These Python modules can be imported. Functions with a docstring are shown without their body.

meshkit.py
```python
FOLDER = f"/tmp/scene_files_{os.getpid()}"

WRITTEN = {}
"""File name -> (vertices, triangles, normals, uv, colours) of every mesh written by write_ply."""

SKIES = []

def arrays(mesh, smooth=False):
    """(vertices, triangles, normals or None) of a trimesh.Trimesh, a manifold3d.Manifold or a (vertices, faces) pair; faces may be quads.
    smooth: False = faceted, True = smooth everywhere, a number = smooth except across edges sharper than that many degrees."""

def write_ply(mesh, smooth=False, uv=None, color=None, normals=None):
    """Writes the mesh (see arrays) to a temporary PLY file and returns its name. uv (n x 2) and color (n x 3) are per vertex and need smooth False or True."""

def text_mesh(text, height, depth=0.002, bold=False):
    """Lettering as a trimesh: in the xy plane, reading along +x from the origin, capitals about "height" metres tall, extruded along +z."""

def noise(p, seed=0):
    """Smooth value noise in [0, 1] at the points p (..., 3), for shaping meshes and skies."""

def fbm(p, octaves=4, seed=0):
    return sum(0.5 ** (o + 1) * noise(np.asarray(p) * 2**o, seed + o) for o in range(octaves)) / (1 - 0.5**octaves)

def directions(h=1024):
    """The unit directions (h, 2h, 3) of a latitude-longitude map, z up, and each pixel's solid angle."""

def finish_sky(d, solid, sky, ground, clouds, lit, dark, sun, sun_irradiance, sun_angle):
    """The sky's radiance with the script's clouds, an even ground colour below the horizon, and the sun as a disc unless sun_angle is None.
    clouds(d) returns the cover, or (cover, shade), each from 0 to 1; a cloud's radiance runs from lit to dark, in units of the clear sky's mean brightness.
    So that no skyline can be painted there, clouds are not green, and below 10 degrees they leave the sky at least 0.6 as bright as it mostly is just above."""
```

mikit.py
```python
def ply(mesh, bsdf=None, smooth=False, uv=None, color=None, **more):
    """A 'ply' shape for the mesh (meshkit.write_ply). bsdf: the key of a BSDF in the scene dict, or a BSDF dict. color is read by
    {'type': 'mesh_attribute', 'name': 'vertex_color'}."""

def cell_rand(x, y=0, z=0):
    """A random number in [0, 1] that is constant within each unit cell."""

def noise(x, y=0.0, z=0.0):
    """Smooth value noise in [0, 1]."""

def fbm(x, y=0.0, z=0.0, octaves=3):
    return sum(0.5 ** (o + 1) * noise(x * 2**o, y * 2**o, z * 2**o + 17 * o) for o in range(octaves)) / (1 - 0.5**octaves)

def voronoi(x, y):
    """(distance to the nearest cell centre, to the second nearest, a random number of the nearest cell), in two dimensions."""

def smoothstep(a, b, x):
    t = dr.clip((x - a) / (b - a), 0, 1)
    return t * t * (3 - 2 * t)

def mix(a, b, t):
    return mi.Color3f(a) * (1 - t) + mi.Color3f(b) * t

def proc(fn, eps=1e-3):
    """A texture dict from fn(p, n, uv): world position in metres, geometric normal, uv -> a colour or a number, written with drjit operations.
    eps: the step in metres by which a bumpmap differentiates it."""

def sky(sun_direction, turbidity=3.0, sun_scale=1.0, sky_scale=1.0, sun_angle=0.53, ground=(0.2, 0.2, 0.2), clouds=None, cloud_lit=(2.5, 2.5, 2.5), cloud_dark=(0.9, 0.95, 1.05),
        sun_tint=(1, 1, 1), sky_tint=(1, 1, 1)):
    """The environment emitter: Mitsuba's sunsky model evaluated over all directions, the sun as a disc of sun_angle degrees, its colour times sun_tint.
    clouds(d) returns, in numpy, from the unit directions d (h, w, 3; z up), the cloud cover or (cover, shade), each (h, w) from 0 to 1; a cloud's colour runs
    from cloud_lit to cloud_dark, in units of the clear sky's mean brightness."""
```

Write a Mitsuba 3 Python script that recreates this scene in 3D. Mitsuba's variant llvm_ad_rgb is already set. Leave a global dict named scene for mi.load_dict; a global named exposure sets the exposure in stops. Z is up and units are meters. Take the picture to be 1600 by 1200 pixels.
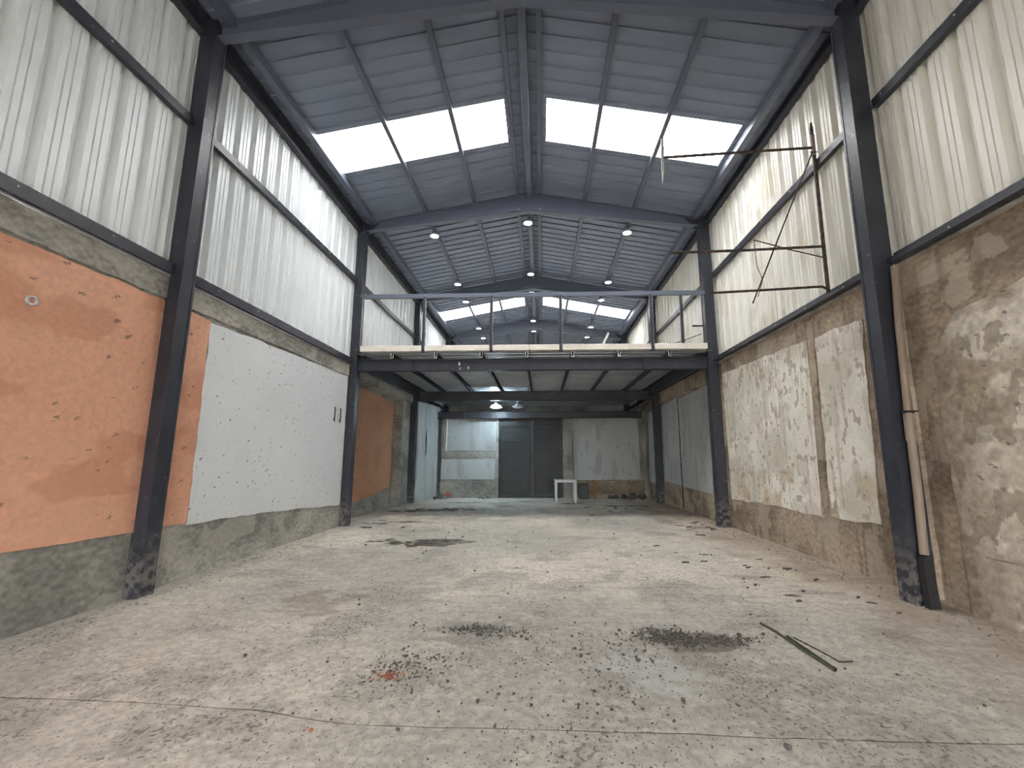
import math
import random
import numpy as np
import trimesh
import mitsuba as mi
import drjit as dr
import mikit
import meshkit
from mikit import proc, noise, fbm, voronoi, smoothstep, mix
from shapely.geometry import Polygon
from shapely.ops import unary_union

random.seed(7)
rng = np.random.default_rng(7)
scene, labels = {}, {}

# ------------------------------------------------------------------ camera, sky, exposure
F_PX, PPX, PPY = 648.8, 25.4, 16.0
YAW, PITCH, ROLL = -0.0293, 0.1531, -0.0013
cy_, sy_, cp_, sp_ = math.cos(YAW), math.sin(YAW), math.cos(PITCH), math.sin(PITCH)
fw = np.array([sy_ * cp_, cy_ * cp_, sp_])
rt = np.array([cy_, -sy_, 0.0])
up = np.cross(rt, fw)
up = -math.sin(ROLL) * rt + math.cos(ROLL) * up
EYE = np.array([0.0, 0.0, 1.5])
scene['camera'] = {'type': 'perspective', 'fov': math.degrees(2 * math.atan(800 / F_PX)), 'fov_axis': 'x', 'near_clip': 0.05, 'far_clip': 500.0,
                   'principal_point_offset_x': -PPX / 1600, 'principal_point_offset_y': -PPY / 1200,
                   'to_world': mi.ScalarTransform4f().look_at(origin=EYE.tolist(), target=(EYE + fw).tolist(), up=up.tolist())}


def overcast(d):
    z = np.clip(d[..., 2], 0, 1)
    n = meshkit.fbm(d * np.array([3.0, 3.0, 5.0]) + 4.0, 4, 3)
    return np.ones_like(z), np.clip(0.55 - 0.5 * z + 0.5 * (n - 0.5), 0, 1)


scene['sky'] = mikit.sky((0.35, -0.55, 0.75), turbidity=5.0, sun_scale=0.0, sky_scale=1.0, ground=(0.3, 0.29, 0.27), clouds=overcast,
                         cloud_lit=(2.2, 2.18, 2.16), cloud_dark=(1.4, 1.4, 1.42))
exposure = 6.15

# ------------------------------------------------------------------ dimensions
WL, WR = -4.53, 4.18          # inner faces of the side walls
XR = -0.25                    # ridge
FR = [-0.22, 4.64, 9.50, 14.30, 19.20, 24.05]   # front faces of the frames
YF, YE = -5.10, 24.05         # front and rear ends
YB = 16.33                    # ground floor back wall
SL, ZR = 0.189, 8.23          # roof slope, underside of the sheets at the ridge
ZD = 4.14                     # top of the mezzanine slab


def roof_z(x):
    return ZR - SL * abs(x - XR)


# ------------------------------------------------------------------ materials
def rgb(c):
    return {'type': 'rgb', 'value': list(c)}


def mat(name, color, rough=0.6, metal=0.0, bump=None, scale=1.0, **kw):
    b = {'type': 'principled', 'base_color': color if isinstance(color, dict) else rgb(color), 'roughness': rough, 'metallic': metal, **kw}
    if bump is not None:
        b = {'type': 'bumpmap', 'arbitrary': bump, 'scale': scale, 'bsdf': b}
    scene[name] = {'type': 'twosided', 'bsdf': b}
    return name


def ell(p, cx, cy, rx, ry, d):
    """1 inside an ellipse on the floor whose edge is pulled about by the number d."""
    q = dr.sqrt(dr.square((p.x - cx) / rx) + dr.square((p.y - cy) / ry))
    return 1 - smoothstep(0.55, 1.05, q + d)


def floor_color(p, n, uv):
    big = fbm(p.x * 0.5 + 3, p.y * 0.5, 1.0, 3)
    mid = fbm(p.x * 2.3, p.y * 2.3 + 9, 2.0, 3)
    fine = fbm(p.x * 28, p.y * 28, 3.0, 2)
    grit = noise(p.x * 110, p.y * 110, 4.0)
    c = mix((0.37, 0.355, 0.315), (0.52, 0.48, 0.41), smoothstep(0.3, 0.7, big))
    c = mix(c, (0.44, 0.385, 0.32), smoothstep(0.45, 0.75, fbm(p.x * 0.35 + 40, p.y * 0.35, 5.0, 2)) * 0.5 + smoothstep(1.8, 4.0, p.x) * 0.3)
    c = mix(c, (0.27, 0.26, 0.23), smoothstep(0.56, 0.75, mid) * 0.5)
    c = c * (0.76 + 0.5 * fine)
    wipe = fbm(p.x * 7 + 2 * p.y, p.y * 15, 11.0, 4)
    c = mix(c, (0.60, 0.565, 0.50), smoothstep(0.55, 0.72, wipe) * 0.22)
    c = mix(c, (0.25, 0.225, 0.185), smoothstep(0.43, 0.30, wipe) * 0.18)
    speck = noise(p.x * 55, p.y * 55, 12.0) * (0.6 + 0.8 * mid)
    c = mix(c, (0.13, 0.115, 0.1), smoothstep(0.86, 0.93, speck) * 0.6)
    c = mix(c, (0.12, 0.11, 0.095), smoothstep(0.8, 0.9, grit) * 0.6)
    streak = fbm(p.x * 3.0 + 5, p.y * 16, 6.0, 3)
    c = mix(c, (0.17, 0.155, 0.135), smoothstep(0.66, 0.74, streak) * 0.4 * smoothstep(3.4, 5.5, p.y))
    d = (fbm(p.x * 3.5, p.y * 6, 7.0, 4) - 0.5) * 2.0
    wet = mi.Float(0)
    for e in ((-2.1, 7.78, 0.85, 0.33), (-1.75, 7.95, 0.4, 0.15), (-3.1, 12.5, 1.15, 0.32), (-2.3, 12.9, 0.5, 0.2), (-3.9, 12.2, 0.6, 0.2), (2.6, 13.6, 0.8, 0.16), (-1.2, 13.4, 0.35, 0.14),
              (1.1, 14.3, 0.45, 0.14), (-2.6, 14.6, 0.6, 0.15), (3.4, 13.9, 0.4, 0.1), (-3.2, 10.2, 0.5, 0.1), (2.75, 4.95, 0.14, 0.07), (-0.4, 14.9, 0.5, 0.12)):
        wet = dr.maximum(wet, ell(p, *e, d))
    c = mix(c, (0.065, 0.055, 0.045), wet * 0.9)
    c = mix(c, (0.15, 0.095, 0.06), ell(p, -2.35, 4.6, 0.55, 0.34, d) * 0.4)
    c = mix(c, (0.2, 0.19, 0.165), ell(p, -0.5, 3.9, 0.55, 0.25, d) * 0.55)
    c = mix(c, (0.11, 0.085, 0.075), ell(p, 1.15, 3.72, 0.5, 0.22, d) * 0.75)
    c = mix(c, (0.22, 0.2, 0.17), ell(p, 1.12, 3.42, 0.26, 0.2, d) * 0.6)
    c = mix(c, (0.45, 0.47, 0.46), ell(p, 0.8, 3.3, 0.35, 0.35, d) * 0.5)
    c = mix(c, (0.26, 0.19, 0.13), smoothstep(2.6, 4.0, p.x + (mid - 0.5) * 1.6) * 0.6)
    c = mix(c, (0.2, 0.19, 0.17), smoothstep(0.5, 0.0, p.x + 4.53 + (mid - 0.5) * 0.6) * 0.35)
    return c


def rough_bump(p, n, uv):
    return fbm(p.x * 9, p.y * 9, p.z * 9, 4) + 0.35 * fbm(p.x * 60, p.y * 60, p.z * 60, 2)


B_ROUGH = proc(rough_bump, 2e-3)
mat('m_floor', proc(floor_color), 0.75, bump=B_ROUGH, scale=0.012)
mat('m_joint', (0.1, 0.095, 0.085), 0.9)


def concrete_color(p, n, uv):
    a = fbm(p.x * 1.3 + p.y * 1.3, p.z * 1.5, p.y, 4)
    f = fbm(p.x * 22, p.y * 22, p.z * 22, 3)
    pale = smoothstep(0.56, 0.61, fbm(p.y * 2.2, p.z * 2.2, p.x * 2.2, 5))
    c = mix((0.19, 0.187, 0.165), (0.38, 0.37, 0.33), smoothstep(0.25, 0.75, a)) * (0.45 + 1.05 * f)
    return mix(c, (0.4, 0.385, 0.345), pale * 0.45)


mat('m_concrete', proc(concrete_color), 0.85, bump=B_ROUGH, scale=0.02)


def brown_color(p, n, uv):
    a = fbm(p.x + p.y * 1.1, p.z * 1.4, p.y * 0.6, 4)
    f = fbm(p.x * 24, p.y * 24, p.z * 24, 3)
    drip = fbm(p.y * 9, p.z * 1.2, 3.0, 3)
    c = mix((0.19, 0.15, 0.105), (0.42, 0.34, 0.25), smoothstep(0.25, 0.75, a)) * (0.45 + 1.05 * f)
    c = mix(c, (0.45, 0.40, 0.32), smoothstep(0.57, 0.61, fbm(p.y * 3.2 + 5, p.z * 3.2, 8.0, 5)) * 0.5)
    return mix(c, (0.12, 0.095, 0.07), smoothstep(0.58, 0.75, drip) * 0.4)


mat('m_brown', proc(brown_color), 0.85, bump=B_ROUGH, scale=0.02)


def holes(p, freq, lo):
    # small chips of many sizes, in loose swarms
    w = fbm(p.y * 1.7 + freq, p.z * 1.7, freq, 2)
    wob = noise(p.y * 45, p.z * 45, freq) - 0.5
    d1, d2, r = voronoi(p.y * freq * 1.4 + wob * 0.35, p.z * freq * 1.9 + wob * 0.3)
    size = 0.05 + 0.15 * smoothstep(0.75, 1.0, r)
    return smoothstep(size, size * 0.55, d1) * smoothstep(lo, lo + 0.03, r * (0.55 + 0.9 * w))


def orange_color(p, n, uv):
    a = fbm(p.y * 0.9, p.z * 0.9, 1.0, 4)
    c = mix((0.59, 0.295, 0.19), (0.67, 0.36, 0.245), a) * (0.9 + 0.2 * fbm(p.y * 30, p.z * 30, 2.0, 2))
    scrape = smoothstep(0.60, 0.66, fbm(p.y * 2.0, p.z * 4.2, 5.0, 4)) * smoothstep(2.2, 1.2, p.z)
    c = mix(c, (0.62, 0.34, 0.22), scrape * 0.4)
    c = mix(c, (0.40, 0.14, 0.07), smoothstep(0.60, 0.7, fbm(p.y * 1.3 + 9, p.z * 2.4, 6.0, 3)) * 0.35)
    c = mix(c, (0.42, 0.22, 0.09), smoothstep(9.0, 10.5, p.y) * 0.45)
    c = mix(c, (0.12, 0.07, 0.05), holes(p, 4.0, 0.62) * 0.6)
    return c


mat('m_orange', proc(orange_color), 0.7, bump=B_ROUGH, scale=0.008)


def white_color(p, n, uv):
    a = fbm(p.y * 0.8, p.z * 0.8, p.x, 4)
    c = mix((0.56, 0.585, 0.61), (0.66, 0.68, 0.69), a)
    c = mix(c, (0.58, 0.57, 0.53), smoothstep(1.3, 0.55, p.z + a * 0.5) * 0.7)
    c = mix(c, (0.13, 0.125, 0.115), holes(p, 7.0, 0.40) * 0.85)
    return c * (0.95 + 0.1 * fbm(p.y * 40, p.z * 40, p.x * 40, 2))


mat('m_white', proc(white_color), 0.7, bump=B_ROUGH, scale=0.007)


def wash_color(p, n, uv):
    a = fbm(p.y * 1.2, p.z * 1.2, 3.0, 4)
    c = mix((0.60, 0.57, 0.49), (0.78, 0.75, 0.67), smoothstep(0.3, 0.65, a))
    drip = fbm(p.y * 14, p.z * 0.9, 4.0, 3)
    c = mix(c, (0.33, 0.28, 0.2), smoothstep(0.62, 0.74, drip) * 0.4)
    c = mix(c, (0.46, 0.36, 0.22), smoothstep(0.56, 0.7, fbm(p.y * 2.5, p.z * 2.5 + 4, 6.0, 4)) * smoothstep(1.9, 0.9, p.z) * 0.7)
    c = mix(c, (0.14, 0.11, 0.085), holes(p, 6.0, 0.55) * 0.7)
    flake = fbm(p.y * 13, p.z * 8, 9.0, 4) + 0.10 * smoothstep(2.6, 3.3, p.z)
    c = mix(c, (0.34, 0.29, 0.215), smoothstep(0.66, 0.69, flake) * 0.7)
    c = mix(c, (0.47, 0.43, 0.35), smoothstep(0.56, 0.6, fbm(p.y * 3.5, p.z * 3.0, 21.0, 5)) * 0.45)
    run = fbm(p.y * 30, p.z * 0.8, 22.0, 2)
    c = mix(c, (0.40, 0.34, 0.25), smoothstep(0.66, 0.8, run) * smoothstep(2.0, 3.3, p.z) * 0.6)
    return c * (0.93 + 0.14 * fbm(p.y * 35, p.z * 35, 5.0, 2))


mat('m_wash', proc(wash_color), 0.75, bump=B_ROUGH, scale=0.010)


def worn_color(p, n, uv):
    a = fbm(p.y * 1.2, p.z * 1.5, 13.0, 4)
    b = fbm(p.y * 3.2, p.z * 2.2, 14.0, 4)
    c = mix((0.36, 0.30, 0.225), (0.52, 0.46, 0.375), smoothstep(0.40, 0.55, a))
    c = mix(c, (0.64, 0.595, 0.51), smoothstep(0.57, 0.595, b) * 0.7)
    c = mix(c, (0.60, 0.56, 0.48), smoothstep(0.60, 0.62, fbm(p.y * 7, p.z * 5, 31.0, 5)) * 0.6)
    c = mix(c, (0.22, 0.175, 0.125), smoothstep(0.60, 0.63, fbm(p.y * 6, p.z * 3.5, 15.0, 5)) * 0.6)
    c = mix(c, (0.1, 0.085, 0.06), holes(p, 5.0, 0.55) * 0.7)
    c = mix(c, (0.13, 0.12, 0.095), smoothstep(3.95, 4.45, p.y + (b - 0.5) * 0.4) * 0.55)
    c = mix(c, (0.27, 0.215, 0.15), smoothstep(0.54, 0.6, fbm(p.y * 1.6 + 30, p.z * 2.6, 17.0, 5)) * 0.45)
    return c * (0.62 + 0.72 * fbm(p.y * 18, p.z * 18, 16.0, 3))


mat('m_worn', proc(worn_color), 0.85, bump=B_ROUGH, scale=0.018)


def backwall_color(p, n, uv):
    a = fbm(p.x * 0.9 + p.y, p.z * 0.9, 3.0, 4)
    c = mix((0.38, 0.40, 0.395), (0.49, 0.51, 0.50), a)
    d1, d2, r = voronoi((p.x + p.y) * 4, p.z * 4)
    c = mix(c, (0.16, 0.15, 0.13), smoothstep(0.16, 0.08, d1) * smoothstep(0.88, 0.9, r) * 0.7)
    return mix(c, (0.3, 0.28, 0.25), smoothstep(0.58, 0.7, fbm(p.x * 4 + p.y * 6, p.z * 1.0, 8.0, 3)) * 0.4)


mat('m_backwall', proc(backwall_color), 0.75, bump=B_ROUGH, scale=0.01)


def steel_color(p, n, uv):
    a = fbm(p.x * 5, p.y * 5, p.z * 3, 3)
    c = mix((0.022, 0.025, 0.034), (0.038, 0.042, 0.056), a)
    dust = smoothstep(0.85, 0.1, p.z) * smoothstep(0.35, 0.65, fbm(p.x * 18, p.y * 18, p.z * 14, 3))
    c = mix(c, (0.22, 0.205, 0.18), dust * 0.6)
    return mix(c, (0.28, 0.28, 0.28), smoothstep(0.88, 0.91, noise(p.x * 24, p.y * 24, p.z * 14)) * 0.2)


mat('m_steel', proc(steel_color), 0.42)
mat('m_steel_roof', (0.105, 0.122, 0.165), 0.38)


def roof_color(p, n, uv):
    a = fbm(p.x * 1.2, p.y * 3.0, 1.0, 3)
    return mix((0.17, 0.20, 0.265), (0.225, 0.26, 0.335), a)


mat('m_roof', proc(roof_color), 0.5, metal=0.15)


def clad_color(p, n, uv):
    a = fbm(p.y * 1.1, p.z * 0.5, p.x, 3)
    s = fbm(p.y * 26, p.z * 0.6, p.x, 2)
    c = mix((0.66, 0.70, 0.715), (0.75, 0.785, 0.80), a) 
    c = mix(c, (0.76, 0.74, 0.655), smoothstep(0.0, 1.0, p.x) * 0.8)
    st = smoothstep(0.5, 0.68, fbm(p.y * 1.6 + 3, p.z * 1.4, 20.0, 4)) * smoothstep(0.0, 1.0, p.x) * smoothstep(5.2, 7.0, p.y)
    c = mix(c, (0.46, 0.40, 0.28), st * 0.45 * smoothstep(0.35, 0.6, s))
    return c


mat('m_clad', proc(clad_color), 0.45, metal=0.1)


def deck_color(p, n, uv):
    a = fbm(p.x * 1.5, p.y * 1.5, 4.0, 3)
    return mix((0.34, 0.36, 0.38), (0.46, 0.48, 0.5), a)


mat('m_decksheet', proc(deck_color), 0.35, metal=0.4)


def slab_color(p, n, uv):
    a = fbm(p.x * 4, p.y * 4, p.z * 12, 4)
    return mix((0.58, 0.56, 0.50), (0.76, 0.74, 0.67), a) * (0.8 + 0.35 * fbm(p.x * 30, p.y * 30, p.z * 30, 2))


mat('m_slab', proc(slab_color), 0.85)


def rust_color(p, n, uv):
    a = fbm(p.x * 14, p.y * 14, p.z * 14, 3)
    return mix((0.035, 0.03, 0.028), (0.10, 0.065, 0.05), smoothstep(0.4, 0.7, a))


mat('m_rust', proc(rust_color), 0.7)


def pipe_color(p, n, uv):
    a = fbm(p.x * 12, p.y * 12, p.z * 3, 3)
    return mix((0.21, 0.165, 0.125), (0.31, 0.25, 0.195), a)


mat('m_pipe', proc(pipe_color), 0.5)
mat('m_galv', (0.55, 0.56, 0.57), 0.35, 0.7)
mat('m_door', proc(lambda p, n, uv: mix((0.009, 0.012, 0.014), (0.022, 0.026, 0.028), fbm(p.x * 3, p.z * 2, 3.0, 4))), 0.5)
mat('m_doorpost', (0.07, 0.075, 0.075), 0.6)
mat('m_black', (0.02, 0.02, 0.02), 0.7)
mat('m_plastic', (0.72, 0.74, 0.75), 0.35)
mat('m_lampbody', (0.5, 0.51, 0.53), 0.4, 0.3)
mat('m_whitepaint', (0.75, 0.75, 0.73), 0.5)
mat('m_stone', (0.085, 0.08, 0.072), 0.9)
mat('m_stone_pale', (0.25, 0.24, 0.21), 0.9)
mat('m_stone_red', (0.38, 0.12, 0.06), 0.9)
mat('m_wood', (0.3, 0.17, 0.09), 0.7)
mat('m_bamboo', (0.06, 0.07, 0.045), 0.6)
scene['m_pane'] = {'type': 'thindielectric', 'int_ior': 1.49}
mat('m_yard', (0.36, 0.35, 0.32), 0.9)

# ------------------------------------------------------------------ helpers
T44 = np.eye(4)


def numbered(key):
    if key not in taken:
        taken.add(key)
        return key
    k = 1
    while f'{key}_{k:03d}' in taken:
        k += 1
    taken.add(f'{key}_{k:03d}')
    return f'{key}_{k:03d}'


taken = set()


def thing(name, label=None, cat=None, group=None, kind=None):
    key = numbered(name)
    labels[key] = {}
    if label:
        labels[key]['label'] = label
    if cat:
        labels[key]['category'] = cat
    if group:
        labels[key]['group'] = group
    if kind:
        labels[key]['kind'] = kind
    return key


def put(key, mesh, m, smooth=False, **kw):
    scene[key] = mikit.ply(mesh, m, smooth, **kw)
    return key


def part(parent, name, mesh, m, smooth=False, label=None, **kw):
    key = numbered(parent + '__' + name)
    put(key, mesh, m, smooth, **kw)
    if label:
        labels[key] = {'label': label}
    return key


def box(x0, x1, y0, y1, z0, z1):
    b = trimesh.creation.box(extents=[x1 - x0, y1 - y0, z1 - z0])
    b.apply_translation([(x0 + x1) / 2, (y0 + y1) / 2, (z0 + z1) / 2])
    return b


def rbox(x0, x1, y0, y1, z0, z1, r=0.006):
    """A box with all twelve edges chamfered."""
    r = min(r, 0.45 * min(x1 - x0, y1 - y0, z1 - z0))
    pts = []
    for x, sx in ((x0, 1), (x1, -1)):
        for y, sy in ((y0, 1), (y1, -1)):
            for z, sz in ((z0, 1), (z1, -1)):
                pts += [(x, y + sy * r, z + sz * r), (x + sx * r, y, z + sz * r), (x + sx * r, y + sy * r, z)]
    return trimesh.convex.convex_hull(np.array(pts))


def cat(*ms):
    return trimesh.util.concatenate(list(ms))


def prism(poly, depth, M):
    """A shapely polygon (u, v) pushed out along w by depth; M maps (u, v, w) to the world (3 x 4)."""
    geoms = getattr(poly, 'geoms', [poly])
    m = cat(*[trimesh.creation.extrude_polygon(g, depth, engine='earcut') for g in geoms])
    A = np.eye(4)
    A[:3] = M
    m.apply_transform(A)
    if np.linalg.det(A[:3, :3]) < 0:
        m.invert()
    return m


def on_x(x, out=1):      # u = y, v = z, w = +-x
    return [[0, 0, out, x], [1, 0, 0, 0], [0, 1, 0, 0]]


def on_y(y, out=-1):     # u = x, v = z, w = +-y
    return [[1, 0, 0, 0], [0, 0, out, y], [0, 1, 0, 0]]


def along_y(y0):         # section u = x, v = z swept along +y
    return [[1, 0, 0, 0], [0, 0, 1, y0], [0, 1, 0, 0]]


def along_x(x0):         # section u = y, v = z swept along +x
    return [[0, 0, 1, x0], [1, 0, 0, 0], [0, 1, 0, 0]]


def tube(pts, r, n=8):
    """A round bar through the points."""
    pts = np.asarray(pts, float)
    rs = np.broadcast_to(r, len(pts))
    d = np.gradient(pts, axis=0)
    d /= np.linalg.norm(d, axis=1, keepdims=True)
    a = np.cross(d, [0.31, 0.52, 0.79])
    a /= np.linalg.norm(a, axis=1, keepdims=True)
    b = np.cross(d, a)
    t = np.arange(n) / n * 2 * np.pi
    v = (pts[:, None] + rs[:, None, None] * (np.cos(t)[None, :, None] * a[:, None] + np.sin(t)[None, :, None] * b[:, None])).reshape(-1, 3)
    f = []
    for i in range(len(pts) - 1):
        for k in range(n):
            q = [i * n + k, i * n + (k + 1) % n, (i + 1) * n + (k + 1) % n, (i + 1) * n + k]
            f += [[q[0], q[1], q[2]], [q[0], q[2], q[3]]]
    e = (len(pts) - 1) * n
    for k in range(1, n - 1):
        f += [[0, k + 1, k], [e, e + k, e + k + 1]]
    m = trimesh.Trimesh(v, f, process=False)
    m.fix_normals()
    return m


def lathe(profile, centre, n=24):
    m = trimesh.creation.revolve(np.array(profile, float), sections=n)
    m.apply_translation(centre)
    return m


def jag(pts, amp=0.03, step=0.09, seed=0):
    """A closed outline with worn, uneven edges."""
    out = []
    pts = np.asarray(pts, float)
    for a, b in zip(pts, np.roll(pts, -1, 0)):
        n = max(2, int(np.linalg.norm(b - a) / step))
        out += [a + (b - a) * k / n for k in range(n)]
    out = np.array(out)
    q = np.c_[out * 4.1, np.full(len(out), seed * 3.7)]
    out[:, 0] += amp * 2 * (meshkit.fbm(q, 3, seed) - 0.5)
    out[:, 1] += amp * 2 * (meshkit.fbm(q + 50, 3, seed) - 0.5)
    return Polygon(out).buffer(0)


def profile_sheet(profile, t, length, O, S, H, W):
    """A folded metal sheet: the profile's (s, h) points along S and H, thickness t (along H), pushed along W."""
    p = np.asarray(profile, float)
    O, S, H, W = (np.asarray(q, float) for q in (O, S, H, W))
    n = len(p)
    rows = [O + p[:, :1] * S + (p[:, 1:] + dh) * H + w * W for dh in (0, t) for w in (0, length)]
    v = np.vstack(rows)
    f = []
    for i in range(n - 1):
        for a, b, flip in ((0, n, False), (2 * n, 3 * n, True)):
            q = [a + i, a + i + 1, b + i + 1, b + i]
            q = q[::-1] if flip else q
            f += [[q[0], q[1], q[2]], [q[0], q[2], q[3]]]
        for a, b in ((0, 2 * n), (n, 3 * n)):
            f += [[a + i, b + i, b + i + 1], [a + i, b + i + 1, a + i + 1]]
    for i in (0, n - 1):
        f += [[i, n + i, 3 * n + i], [i, 3 * n + i, 2 * n + i]]
    return trimesh.Trimesh(v, f, process=False)


def c_section(w, h, t=0.004, lip=0.015, open_right=True):
    """A lipped channel, centred on u, with its top at v = 0."""
    pts = [(0, 0), (w, 0), (w, -lip), (w - t, -lip), (w - t, -t), (t, -t), (t, -h + t), (w - t, -h + t), (w - t, -h + lip), (w, -h + lip), (w, -h), (0, -h)]
    p = np.array(pts) - [w / 2, 0]
    if not open_right:
        p[:, 0] *= -1
    return Polygon(p)


def at2(poly, du, dv):
    from shapely.affinity import translate
    return translate(poly, du, dv)


# ------------------------------------------------------------------ floor
crack = np.array([(-5.2, 2.90), (-3.45, 2.81), (-2.6, 2.78), (-1.72, 2.72), (-1.4, 2.65), (-1.1, 2.60), (-0.5, 2.585), (0.0, 2.583), (0.6, 2.575), (1.2, 2.552), (1.9, 2.535), (2.55, 2.532), (3.4, 2.53), (4.6, 2.50)])
xs = np.linspace(-5.2, 4.6, 220)
ys = np.interp(xs, crack[:, 0], crack[:, 1]) + 0.016 * (meshkit.fbm(np.c_[xs * 5, xs * 0, xs * 0 + 3], 3, 2) - 0.5)
gap = 0.003 + 0.006 * meshkit.fbm(np.c_[xs * 3, xs * 0 + 8, xs * 0], 3, 5)
thing('floor', kind='structure')
near = Polygon(list(zip(xs, ys - gap)) + [(4.6, YF), (-5.2, YF)])
far = Polygon(list(zip(xs, ys + gap)) + [(4.6, YE), (-5.2, YE)])
FLAT = [[1, 0, 0, 0], [0, 1, 0, 0], [0, 0, 1, -0.06]]
part('floor', 'slab', prism(near, 0.06, FLAT), 'm_floor')
part('floor', 'slab', prism(far, 0.06, FLAT), 'm_floor')
part('floor', 'joint_bed', box(-5.2, 4.6, 2.3, 3.1, -0.09, -0.022), 'm_joint', label='dark crack running across the concrete floor')
thing('yard_paving', kind='structure')
put('yard_paving', box(-40, 40, -60, YF - 0.3, -0.15, -0.02), 'm_yard')

# ------------------------------------------------------------------ left wall: masonry, plaster, sheets
thing('wall_left', kind='structure')
part('wall_left', 'masonry', box(WL - 0.30, WL, YF, 9.62, 0, 3.70), 'm_concrete')
part('wall_left', 'masonry', box(WL - 0.62, WL - 0.32, 9.62, YE, 0, 3.70), 'm_concrete')
part('wall_left', 'pier', rbox(WL - 0.34, WL - 0.01, 13.55, 14.34, 0, 3.42, 0.02), 'm_concrete', label='dark bare concrete pier beside the orange panel under the mezzanine')
part('wall_left', 'ring_beam', prism(jag([(YF, 3.40), (9.46, 3.42), (9.46, 3.70), (YF, 3.70)], 0.012, 0.06, 3), 0.035, on_x(WL, 1)), 'm_concrete', label='rough grey concrete ring beam above the plaster')
part('wall_left', 'ring_beam', prism(jag([(9.70, 3.42), (14.25, 3.42), (14.25, 3.72), (9.70, 3.72)], 0.012, 0.06, 5), 0.42, on_x(WL - 0.33, 1)), 'm_concrete', label='projecting concrete ledge above the orange panel under the mezzanine')
part('wall_left', 'plaster_panel', prism(jag([(YF, 0.70), (4.6, 0.71), (5.34, 0.68), (5.34, 3.36), (4.5, 3.39), (YF, 3.37)], 0.035, 0.06, 11), 0.022, on_x(WL, 1)), 'm_orange', label='orange painted plaster panel with chipped edges')
part('wall_left', 'plaster_panel', prism(jag([(5.345, 0.68), (6.6, 0.64), (8.2, 0.55), (9.45, 0.47), (9.45, 3.41), (7.4, 3.40), (5.345, 3.35)], 0.03, 0.06, 17), 0.016, on_x(WL, 1)), 'm_white', label='pale bluish white painted plaster panel with pock marks')
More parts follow.
